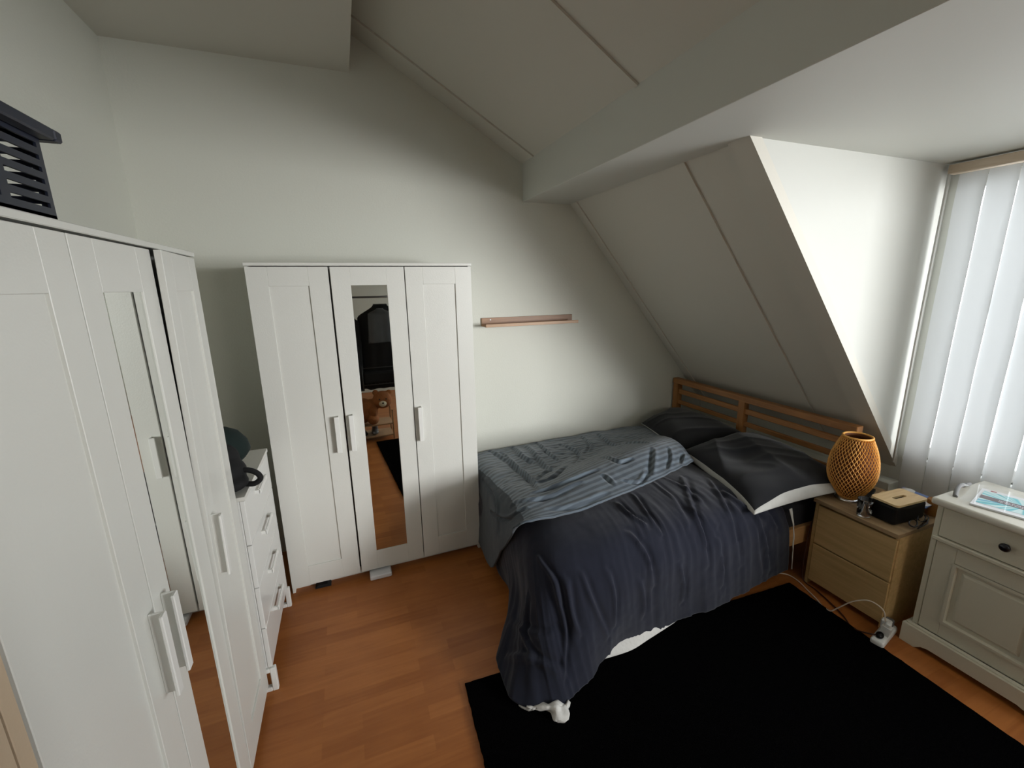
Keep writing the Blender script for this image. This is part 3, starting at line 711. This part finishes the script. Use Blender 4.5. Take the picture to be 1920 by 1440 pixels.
for z, rr in ((.352, .0055), (.021, .005)):
    bm = NB(); n = 48; r0 = rad(z) * SX; tube(bm, [(LX + r0 * cos(2 * pi * k / n), LY + r0 * sin(2 * pi * k / n), LZ + z) for k in range(n + 1)], rr, 8)
    obj('shade_rim', bm, RATT, t)
bm = NB(); lathe(bm, [(.062, LZ), (.062, LZ + .010), (.056, LZ + .014), (.050, LZ + .022), (.02, LZ + .024), (.012, LZ + .03), (.012, LZ + .11)], (LX, LY), 36); obj('lamp_base', bm, CHROME, t)
bm = NB(); ball(bm, (LX, LY, LZ + .15), (.03, .03, .04)); obj('bulb', bm, WHITEP, t)

t.scale = (1, 1, 1.065)

# tissue box
t = thing('tissue_box', 'black tissue box with slotted bamboo lid on the nightstand', 'tissue box', (3.95, -1.865, .552))
TM = Matrix.Translation((3.945, -1.855, .5525)) @ Matrix.Rotation(R(-3), 4, 'Z')
bm = NB(); bx(bm, -.115, .115, -.062, .062, 0, .102, .016, seg=4); obj('box_body', bm, BLKP, t, TM)
bm = NB()
def rrect(hx, hy, r, n=6):
    o = []
    for cx, cy, a0 in ((hx - r, hy - r, 0), (-hx + r, hy - r, 90), (-hx + r, -hy + r, 180), (hx - r, -hy + r, 270)):
        for k_ in range(n + 1): a = R(a0 + 90 * k_ / n); o.append((cx + r * cos(a), cy + r * sin(a)))
    return o
out, inn = rrect(.117, .064, .018), rrect(.046, .0095, .009)
o0 = [bm.verts.new((x, y, .1025)) for x, y in out]; o1 = [bm.verts.new((x, y, .113)) for x, y in out]
i0 = [bm.verts.new((x, y, .1025)) for x, y in inn]; i1 = [bm.verts.new((x, y, .113)) for x, y in inn]
n_ = len(out)
for k_ in range(n_):
    j = (k_ + 1) % n_
    bm.faces.new([o0[k_], o0[j], o1[j], o1[k_]]); bm.faces.new([i0[j], i0[k_], i1[k_], i1[j]])
    bm.faces.new([o1[k_], o1[j], i1[j], i1[k_]]); bm.faces.new([o0[j], o0[k_], i0[k_], i0[j]])
obj('lid', bm, LIDW, t, TM)

# tumbler of water
gx, gy = 3.805, -1.785
t = thing('drinking_glass', 'clear short glass of water at the front edge of the nightstand', 'glass', (gx, gy, .552))
bm = NB(); g0 = .552; lathe(bm, [(.001, g0 + .001), (.029, g0 + .001), (.031, g0 + .006), (.036, g0 + .095), (.0340, g0 + .095), (.029, g0 + .014), (.001, g0 + .012)], (gx, gy), 32, cap=False); obj('tumbler', bm, GLASS, t)
bm = NB(); lathe(bm, [(.001, g0 + .0135), (.0285, g0 + .0150), (.0318, g0 + .062), (.001, g0 + .062)], (gx, gy), 32, cap=False); obj('water', bm, WATER, t)

# small things behind the tissue box
def flatbox(name, mt, c, s, rz, label, cat, group=None, bev=.002, mt4=None):
    bm = NB(); bx(bm, -s[0] / 2, s[0] / 2, -s[1] / 2, s[1] / 2, 0, s[2], bev)
    return tag(obj(name, bm, mt, None, Matrix.Translation(c) @ Matrix.Rotation(R(rz), 4, 'Z') @ (mt4 or Matrix())), label, cat, group)
flatbox('wallet', BLKP, (4.075, -1.625, .5525), (.15, .085, .016), 18, 'flat dark wallet lying behind the woven lamp on the nightstand', 'wallet')
flatbox('wooden_coaster', LIDW, (4.16, -1.70, .5525), (.07, .07, .01), 10, 'pale wooden coaster on the back edge of the nightstand', 'coaster', bev=.003)
t = thing('magazine', 'blue glossy booklet with white oval leaning on a jar behind the tissue box', 'booklet', (4.14, -1.82, .60))
MG = Matrix.Translation((4.13, -1.835, .612)) @ Matrix.Rotation(R(-6), 4, 'Z') @ Matrix.Rotation(R(-16), 4, 'Y')
bm = NB(); bx(bm, -.05, .05, -.085, .085, 0, .006, .001); obj('cover', bm, BLUEC, t, MG)
bm = NB(); prism(bm, [(.035 * cos(a * pi / 12) - .012, .036 * sin(a * pi / 12) - .05) for a in range(24)], .006, .007, 2); obj('white_oval', bm, PAPER, t, MG)
bm = NB(); prism(bm, [(-.03, .03), (.02, .02), (.03, .07), (-.02, .08)], .006, .007, 2); obj('pale_patch', bm, SKYC, t, MG)
bm = NB(); lathe(bm, [(.030, .5525), (.033, .556), (.033, .632), (.028, .640), (.001, .640)], (4.145, -1.915), 28); tag(obj('amber_jar', bm, AMBER), 'amber brown jar at the back right corner of the nightstand', 'jar')
bm = NB(); lathe(bm, [(.026, .5525), (.028, .556), (.028, .632), (.001, .636)], (4.16, -1.79), 28); tag(obj('white_tub', bm, WHITEP), 'small pale tub under the blue booklet on the nightstand', 'tub')
flatbox('black_case', BLKP, (4.15, -1.948, .5525), (.05, .028, .028), 0, 'small black case at the far right edge of the nightstand', 'case')
# spectacles
t = thing('spectacles', 'folded black-framed spectacles lying in front of the tissue box', 'spectacles', (4.02, -1.94, .5525))
SM = Matrix.Translation((3.975, -1.942, .5545)) @ Matrix.Rotation(R(8), 4, 'Z') @ Matrix.Diagonal((1.5, 1.4, .75, 1))
bm = NB()
for cx in (-.034, .034):
    tube(bm, [(cx + .026 * cos(2 * pi * k_ / 20), .006 + .018 * sin(2 * pi * k_ / 20) * .45, .016 + .015 * sin(2 * pi * k_ / 20)) for k_ in range(21)], .0022, 6)
tube(bm, [(-.009, .006, .02), (0, .006, .024), (.009, .006, .02)], .002, 6)
obj('frame', bm, BLKG, t, SM)
for sgn in (-1, 1):
    bm = NB(); tube(bm, [(sgn * .062, .006, .022), (sgn * .058, -.006, .012), (sgn * .02, -.012 - .003 * sgn, .004), (-sgn * .05, -.010 - .003 * sgn, .003)], .0022, 6); obj('temple', bm, BLKG, t, SM)

# ------------------------------------------------------------------ cream cabinet by the window
CX, CYa, CYb = 3.842, -2.53, -2.05
t = thing('bedside_cabinet', 'cream painted cabinet with black knob by the window, cut by the right edge', 'cabinet', (4.04, -2.29, 0))
bm = NB(); bx(bm, CX + .018, 4.24, CYa, CYb, .06, .745, .002)
bx(bm, CX, CX + .02, CYb - .022, CYb, .09, .745, .002); bx(bm, CX, CX + .02, CYa, CYa + .022, .09, .745, .002); obj('cabinet_body', bm, CAB, t)
bm = NB(); bx(bm, CX - .028, 4.255, CYa - .018, CYb + .018, .747, .781, .010, seg=3)
for f in bm.faces: f.smooth = True
obj('top_board', bm, CABT, t)
bm = NB(); bx(bm, CX - .004, CX + .016, CYa + .024, CYb - .024, .598, .74, .003); d = obj('drawer', bm, CAB, t)
bm = NB(); lathe(bm, [(.001, 0), (.009, 0), (.008, .012), (.016, .016), (.0185, .024), (.014, .031), (.001, .033)], n=24, cap=False)
obj('knob', bm, BLKG, d, Matrix.Translation((CX - .004, -2.292, .672)) @ Matrix.Rotation(R(-90), 4, 'Y'), label='round black knob')
bm = NB(); bx(bm, CX - .016, CX + .012, CYa + .01, CYb - .008, .576, .594, .004, seg=2); obj('moulding', bm, CAB, t)
bm = NB(); ya, yb, z0, z1 = CYa + .024, CYb - .024, .108, .57; e = .075
for a in [(ya, ya + e, z0, z1), (yb - e, yb, z0, z1), (ya + e, yb - e, z0, z0 + e), (ya + e, yb - e, z1 - e, z1)]: bx(bm, CX - .002, CX + .016, *a, .002)
# raised panel with sloped field edge
def q4(ins, x): return [(x, ya + e + ins, z0 + e + ins), (x, yb - e - ins, z0 + e + ins), (x, yb - e - ins, z1 - e - ins), (x, ya + e + ins, z1 - e - ins)]
rings = [[bm.verts.new(p) for p in q4(i_, x)] for i_, x in ((-.002, CX - .007), (.010, CX - .007), (.014, CX + .008), (.030, CX + .008), (.042, CX - .001))]
for A_, B_ in zip(rings, rings[1:]):
    for k_ in range(4): bm.faces.new([A_[k_], A_[(k_ + 1) % 4], B_[(k_ + 1) % 4], B_[k_]])
bm.faces.new(rings[-1]); obj('door', bm, CAB, t)
bm = NB()   # scalloped plinth
def plinth(a, b, x0, x1):
    poly = [(a, 0), (a + .06, 0), (a + .085, .022), (a + .11, .03), (b - .11, .03), (b - .085, .022), (b - .06, 0), (b, 0), (b, .10), (a, .10)]
    prism(bm, poly, x0, x1, 0)
plinth(CYa - .02, CYb + .02, CX - .036, CX - .016)
bx(bm, CX - .016, 4.23, CYb, CYb + .02, 0, .10, .002); bx(bm, CX - .016, 4.23, CYa - .02, CYa, 0, .10, .002); bx(bm, CX - .022, CX - .004, CYa - .012, CYb + .012, .098, .108, .003)
obj('plinth', bm, CAB, t)

# book in clear film
t = thing('book', 'teal and white patterned booklet in clear film on the cream cabinet', 'book', (4.1, -2.2, .782))
BK = Matrix.Translation((3.865, -2.142, .7825)) @ Matrix.Rotation(R(13), 4, 'Z')
def art_mat():
    m = bpy.data.materials.new('booklet_art'); m.use_nodes = True; nt = m.node_tree; b = nt.nodes['Principled BSDF']
    tc = nt.nodes.new('ShaderNodeTexCoord'); mp = nt.nodes.new('ShaderNodeMapping'); mp.inputs['Location'].default_value = (-.0, .0, 0)
    nt.links.new(tc.outputs['UV'], mp.inputs[0]); g = nt.nodes.new('ShaderNodeTexGradient'); g.gradient_type = 'RADIAL'
    mp.inputs['Location'].default_value = (-.42, -.5, 0); mp.inputs['Scale'].default_value = (1, 1, 1); nt.links.new(mp.outputs[0], g.inputs[0])
    n = nt.nodes.new('ShaderNodeTexNoise'); n.inputs['Scale'].default_value = 1; n.inputs['Detail'].default_value = 1
    a = nt.nodes.new('ShaderNodeMath'); a.operation = 'MULTIPLY'; a.inputs[1].default_value = 17; nt.links.new(g.outputs['Fac'], a.inputs[0])
    cb = nt.nodes.new('ShaderNodeCombineXYZ'); nt.links.new(a.outputs[0], cb.inputs[0]); nt.links.new(cb.outputs[0], n.inputs['Vector'])
    r = nt.nodes.new('ShaderNodeValToRGB'); cr = r.color_ramp; cr.interpolation = 'EASE'
    cols = [(.3, (.10, .12, .17)), (.42, (.05, .48, .55)), (.52, (.62, .80, .80)), (.6, (.06, .50, .58)), (.7, (.08, .25, .55))]
    cr.elements[0].position = cols[0][0]; cr.elements[0].color = (*cols[0][1], 1); cr.elements[1].position = cols[-1][0]; cr.elements[1].color = (*cols[-1][1], 1)
    for p, c in cols[1:-1]: q = cr.elements.new(p); q.color = (*c, 1)
    nt.links.new(n.outputs['Fac'], r.inputs[0]); nt.links.new(r.outputs[0], b.inputs['Base Color']); b.inputs['Roughness'].default_value = .3
    return m
ART = art_mat(); BAND = mat('dark_band', (.10, .06, .075), .35)
bw, bh = .40, .225
# local x = along the cabinet's depth (towards the window), local y = along the front; text runs along -y
bm = NB(); bx(bm, 0, bw * .62, -bh * 1.5, 0, 0, .008, .001); obj('pages', bm, PAPER, t, BK)
bm = NB(); uvl = bm.loops.layers.uv.new('UVMap'); vs_ = [bm.verts.new(p) for p in [(.035, -.325, .0088), (.215, -.325, .0088), (.215, -.012, .0088), (.035, -.012, .0088)]]
f = bm.faces.new(vs_)
for l, uv_ in zip(f.loops, [(1, 0), (1, 1), (0, 1), (0, 0)]): l[uvl].uv = uv_
obj('cover_art', bm, ART, t, BK)
bm = NB(); prism(bm, [(.105, -.012), (.150, -.012), (.135, -.325), (.085, -.325)], .0085, .0094, 2); obj('title_band', bm, BAND, t, BK)
bm = NB()
rnd = random.Random(2)
for row, (xx, hh) in enumerate(((.128, .007), (.113, .007))):
    y = -.07
    while y > -.27:
        wl = rnd.uniform(.012, .034); xs = xx + (-.07 - y) * -.06
        z = y
        while z > y - wl:
            c_ = rnd.uniform(.0025, .0045); bx(bm, xs - hh * rnd.uniform(.25, .5), xs + hh * rnd.uniform(.3, .5), z - c_, z, .0094, .0098); z -= c_ + .0012
        y -= wl + .007
obj('title_lettering', bm, PAPER, t, BK)
bm = NB(); prism(bm, [(.226, -.03), (.238, -.03), (.240, -.047), (.228, -.05)], .0085, .0092, 2); obj('red_mark', bm, mat('red_print', (.40, .10, .09), .4), t, BK)
def fd(a, b, p): return .004 * noise.noise(Vector((p.x * 20, p.y * 9, 1))) + .002
bm = gridmesh(catgrid([[(-.012, .03, .004), (-.012, -.17, .006), (-.012, -.36, .004)], [(.11, .03, .012), (.11, -.17, .012), (.11, -.36, .012)], [(.262, .03, .004), (.262, -.17, .006), (.262, -.36, .004)]], 40, 50), fd)
obj('clear_wrapper', bm, FILM, t, BK)

# strap on the cabinet
bm = NB(); tube(bm, [(3.90, -2.078, .785), (3.95, -2.060, .80), (4.00, -2.048, .806), (4.03, -2.046, .80)], [.009] * 25, 8, smooth=True)
o = obj('strap_band', bm, GREYST); tag(o, 'small curved grey strap with metal clasp on the cream cabinet corner', 'strap')
bm = NB(); bx(bm, 4.025, 4.05, -2.06, -2.035, .79, .806, .003); c_ = obj('clasp', bm, CHROME, None); c_.data.transform(Matrix.Translation(-o.location)); c_.parent = o; c_['label'] = 'bright metal clasp'
bm = NB(); bx(bm, 4.065, 4.11, -2.05, -2.03, .782, .80, .006); tag(obj('clip', bm, GREYST), 'tiny dark grey clip behind the strap on the cream cabinet', 'clip')

# ------------------------------------------------------------------ vertical blind
t = thing('vertical_blind', 'pale grey vertical blind hanging in front of the dormer window', 'blind', (4.37, -2.0, .32))
bm = NB(); bx(bm, 4.335, 4.395, -5.40, -1.605, 2.292, 2.336, .003); obj('head_rail', bm, BLINDW, t, label='beige wooden head rail')
ys = [-1.650 - .113 * i for i in range(6)]
for i, y in enumerate(ys):
    bm = NB(); w_ = .1145; ang = R([4, 5, 4, 11, 5, 5][i]); n = 8; A_ = []
    for q in range(n + 1):
        u = (q / n - .5) * w_; bow = .004 * (1 - (2 * q / n - 1) ** 2)
        yy = y - .05 + u * cos(ang); xx = 4.362 + u * sin(ang) - bow
        A_.append([bm.verts.new((xx + .004 * noise.noise(Vector((i, z_ * 1.5, 0))), yy + .004 * noise.noise(Vector((i + 9, z_ * 1.2, 3))), .32 + z_ * (2.285 - .32) / 12)) for z_ in range(13)])
    for q in range(n):
        for z_ in range(12):
            f = bm.faces.new([A_[q][z_], A_[q + 1][z_], A_[q + 1][z_ + 1], A_[q][z_ + 1]]); f.smooth = True
    obj('slat', bm, BLIND, t)
for i in range(7):   # the drawn-back slats, stacked
    bm = NB(); y = -5.22 - i * .022; bx(bm, 4.31, 4.42, y, y + .0015, .32, 2.285); obj('slat', bm, BLIND, t)
bm = NB(); tube(bm, [(4.33, -1.615, 2.29), (4.328, -1.612, 1.4), (4.325, -1.618, .70)], .005, 8); obj('pull_wand', bm, WHITEP, t)

# ------------------------------------------------------------------ power strip and cords
t = thing('power_strip', 'white power strip full of plugs on the floor between nightstand and cabinet', 'power strip', (3.72, -2.0, 0))
PM = Matrix.Translation((3.665, -2.015, .0)) @ Matrix.Rotation(R(12), 4, 'Z')
bm = NB(); bx(bm, -.03, .17, -.028, .028, .0, .038, .012, seg=3)
for f in bm.faces: f.smooth = True
obj('strip_body', bm, WHITEP, t, PM)
bm = NB(); prism(bm, [(-.018, -.018), (.018, -.018), (.014, .02), (-.014, .02)], .038, .085, 2); bx(bm, -.012, .012, -.01, .012, .085, .105, .004); obj('plug', bm, WHITEP, t, PM @ Matrix.Translation((.055, .0, 0)) @ Matrix.Rotation(R(8), 4, 'X'))
bm = NB(); bx(bm, -.016, .016, -.02, .02, .038, .09, .005); obj('plug', bm, WHITEP, t, PM @ Matrix.Translation((.098, .005, 0)))
bm = NB(); ball(bm, (.012, .002, .046), (.024, .016, .014)); obj('plug', bm, BLKP, t, PM, label='black plug')
bm = NB(); bx(bm, -.015, .015, -.018, .018, .038, .075, .005); obj('plug', bm, GREYST, t, PM @ Matrix.Translation((.14, .004, 0)), label='dark grey plug')
bm = NB(); tube(bm, [(3.725, -2.0, .10), (3.715, -1.985, .16), (3.70, -1.93, .175), (3.68, -1.87, .13), (3.665, -1.815, .05), (3.655, -1.79, .018), (3.67, -1.74, .006), (3.695, -1.69, .005), (3.72, -1.62, .005), (3.745, -1.55, .005), (3.745, -1.49, .005), (3.71, -1.455, .005), (3.62, -1.40, .005)], .0032, 8, smooth=True)
tag(obj('charger_cord', bm, PINKCORD), 'thin white cord looping from the power strip along the floor to the bed', 'cord')
bm = NB(); tube(bm, [(3.668, -2.01, .048), (3.645, -1.96, .03), (3.655, -1.90, .006), (3.70, -1.83, .006), (3.735, -1.74, .006), (3.765, -1.64, .006), (3.772, -1.57, .006), (3.775, -1.545, .05), (3.778, -1.540, .20), (3.80, -1.538, .36), (3.84, -1.541, .47)], .0035, 8, smooth=True)
tag(obj('lamp_cord', bm, BROWNC), 'dark brown cord running from the power strip up between bed and nightstand', 'cord')

# ------------------------------------------------------------------ behind the camera (seen in the middle wardrobe's mirror)
t = thing('shoe_rack', 'low light-wood shoe rack seen in the mirror below the hanging clothes', 'shoe rack', (1.63, -3.2, 0))
for z in (.045, .185): bm = NB(); bx(bm, 1.36, 1.83, -3.30, -3.02, z, z + .014, .002); obj('shelf', bm, SHELFW, t)
for x in (1.35, 1.825):
    for y in (-3.30, -3.04): bm = NB(); bx(bm, x, x + .016, y, y + .02, 0, .36 if y > -3.2 else .4, .001); obj('leg', bm, SHELFW, t)
t = thing('clothes_rack', 'dark metal clothes rack with wire shelf seen in the mirror', 'clothes rack', (1.65, -3.3, 0))
bm = NB()
for x in (1.30, 2.05): tube(bm, [(x, -3.40, 0), (x, -3.40, 1.66)], .011, 8)
obj('post', bm, STEEL, t)
bm = NB(); tube(bm, [(1.30, -3.40, 1.66), (2.05, -3.40, 1.66)], .011, 8); obj('hanging_rail', bm, STEEL, t)
bm = NB()
for z in (.66, .86):
    for y in (-3.40, -3.12): tube(bm, [(1.545, y, z), (2.05, y, z)], .004, 6)
    tube(bm, [(1.545, -3.12, z), (1.545, -3.40, z)], .004, 6)
for i in range(12): x = 1.56 + i * .042; tube(bm, [(x, -3.40, .66), (x, -3.12, .66)], .002, 5)
tube(bm, [(1.545, -3.12, .60), (1.545, -3.12, .88)], .005, 6)
obj('wire_shelf', bm, STEEL, t)
bm = NB(); bx(bm, 1.56, 2.0, -3.38, -3.15, .668, .80, .02, seg=3); tag(obj('folded_clothes', bm, BLACKF), 'dark folded clothes on the wire shelf seen in the mirror', 'clothes')
def coat(name, label, mt, xc, yc, ztop, zbot, w0, w1, dep, seed, cat='coat'):
    rows = []; n = 40; m = 46
    for i in range(m + 1):
        f = i / m; z = ztop + (zbot - ztop) * f
        sw = w0 * (.28 + .72 * ss(0, .16, f)) + (w1 - w0) * f; dp = dep * (.45 + .55 * ss(0, .2, f))
        rows.append([(xc + sw / 2 * cos(2 * pi * k_ / n) * (1 + .05 * noise.noise(Vector((k_ * .5, f * 3, seed)))), yc + dp / 2 * sin(2 * pi * k_ / n) * (1 + .3 * noise.noise(Vector((cos(2 * pi * k_ / n) * 4, sin(2 * pi * k_ / n) * 2 + seed, f * 1.3)))), z + (.02 * noise.noise(Vector((k_ * .3, seed, 1))) if i == m else 0)) for k_ in range(n)])
    bm = NB(); V = [[bm.verts.new(p) for p in r_] for r_ in rows]
    for a_, b_ in zip(V, V[1:]):
        for k_ in range(n): f = bm.faces.new([a_[k_], a_[(k_ + 1) % n], b_[(k_ + 1) % n], b_[k_]]); f.smooth = True
    bm.faces.new(V[0][::-1]); bm.faces.new(V[-1])
    return tag(obj(name, bm, mt), label, cat)
coat('coat', 'long black coat hanging at the left of the rack seen in the mirror', BLACKF, 1.43, -3.22, 1.50, .58, .30, .26, .14, 1.0)
coat('coat', 'black jacket hanging behind the grey jacket seen in the mirror', BLACKF, 1.82, -3.30, 1.58, .58, .54, .52, .14, 3.0)
j = coat('jacket', 'dark grey nylon jacket hanging in front of black clothes seen in the mirror', GREYJ, 1.80, -3.165, 1.535, 1.15, .26, .30, .10, 7.0, 'jacket')
bm = NB()
for x in (1.30,): pass
tube(bm, [(1.43, -3.22, 1.49), (1.43, -3.30, 1.58), (1.43, -3.39, 1.668)], .004, 6); tag(obj('coat_hanger', bm, STEEL), 'thin wire hanger holding the long black coat', 'hanger')

# teddy bear lying on the shoe rack
def bear():
    SB = Matrix.Translation((1.615, -3.16, .2)) @ Matrix.Scale(1.32, 4) @ Matrix.Translation((-1.6, 3.16, -.2))
    t = thing('teddy_bear', 'brown plush teddy bear on the shoe rack seen in the mirror', 'teddy bear', (1.6, -3.16, .2))
    bm = NB()
    ball(bm, (1.52, -3.16, .315), (.105, .085, .115)); ball(bm, (1.695, -3.13, .405), (.085, .08, .08))
    ball(bm, (1.60, -3.14, .36), (.07, .06, .06)); ball(bm, (1.64, -3.13, .475), (.026, .016, .026)); ball(bm, (1.755, -3.13, .465), (.026, .016, .026))
    ball(bm, (1.47, -3.08, .245), (.05, .08, .045)); ball(bm, (1.60, -3.07, .25), (.05, .075, .045)); ball(bm, (1.44, -3.11, .37), (.035, .06, .07)); ball(bm, (1.61, -3.08, .315), (.035, .06, .06))
    b = obj('body', bm, BEAR, t, SB); md = b.modifiers.new('merge', 'REMESH'); md.mode = 'VOXEL'; md.voxel_size = .007; md.use_smooth_shade = True
    bm = NB(); ball(bm, (1.69, -3.06, .385), (.033, .032, .028)); obj('muzzle', bm, CREAM, t, SB, label='cream muzzle')
    bm = NB(); ball(bm, (1.69, -3.030, .396), (.010, .007, .007)); obj('nose', bm, BLKG, t, SB, label='black nose')
    for x in (1.665, 1.722): bm = NB(); ball(bm, (x, -3.058, .425), (.007, .005, .007)); obj('eye', bm, BLKG, t, SB, label='black eye')
bear()
def shoe(x, y, z, mt, label, rz=90, s=1):
    bm = NB()
    ball(bm, (0, 0, .035), (.14, .048, .035)); ball(bm, (-.07, 0, .06), (.07, .042, .05)); ball(bm, (.08, 0, .03), (.06, .05, .03))
    o = obj('shoe', bm, mt, None, Matrix.Translation((x, y, z)) @ Matrix.Rotation(R(rz), 4, 'Z') @ Matrix.Diagonal((s, s, s, 1)))
    md = o.modifiers.new('merge', 'REMESH'); md.mode = 'VOXEL'; md.voxel_size = .006; md.use_smooth_shade = True
    tag(o, label, 'shoe', 'shoes on the low rack')
shoe(1.49, -3.15, .062, BLKP, 'black shoe on the bottom board of the shoe rack, nearer the left end', 80, .85)
shoe(1.63, -3.16, .062, GREYST, 'grey shoe on the bottom board of the shoe rack, beside the black one', 95, .85)

for o in bpy.data.objects:
    if '_w' in o.keys(): del o['_w']
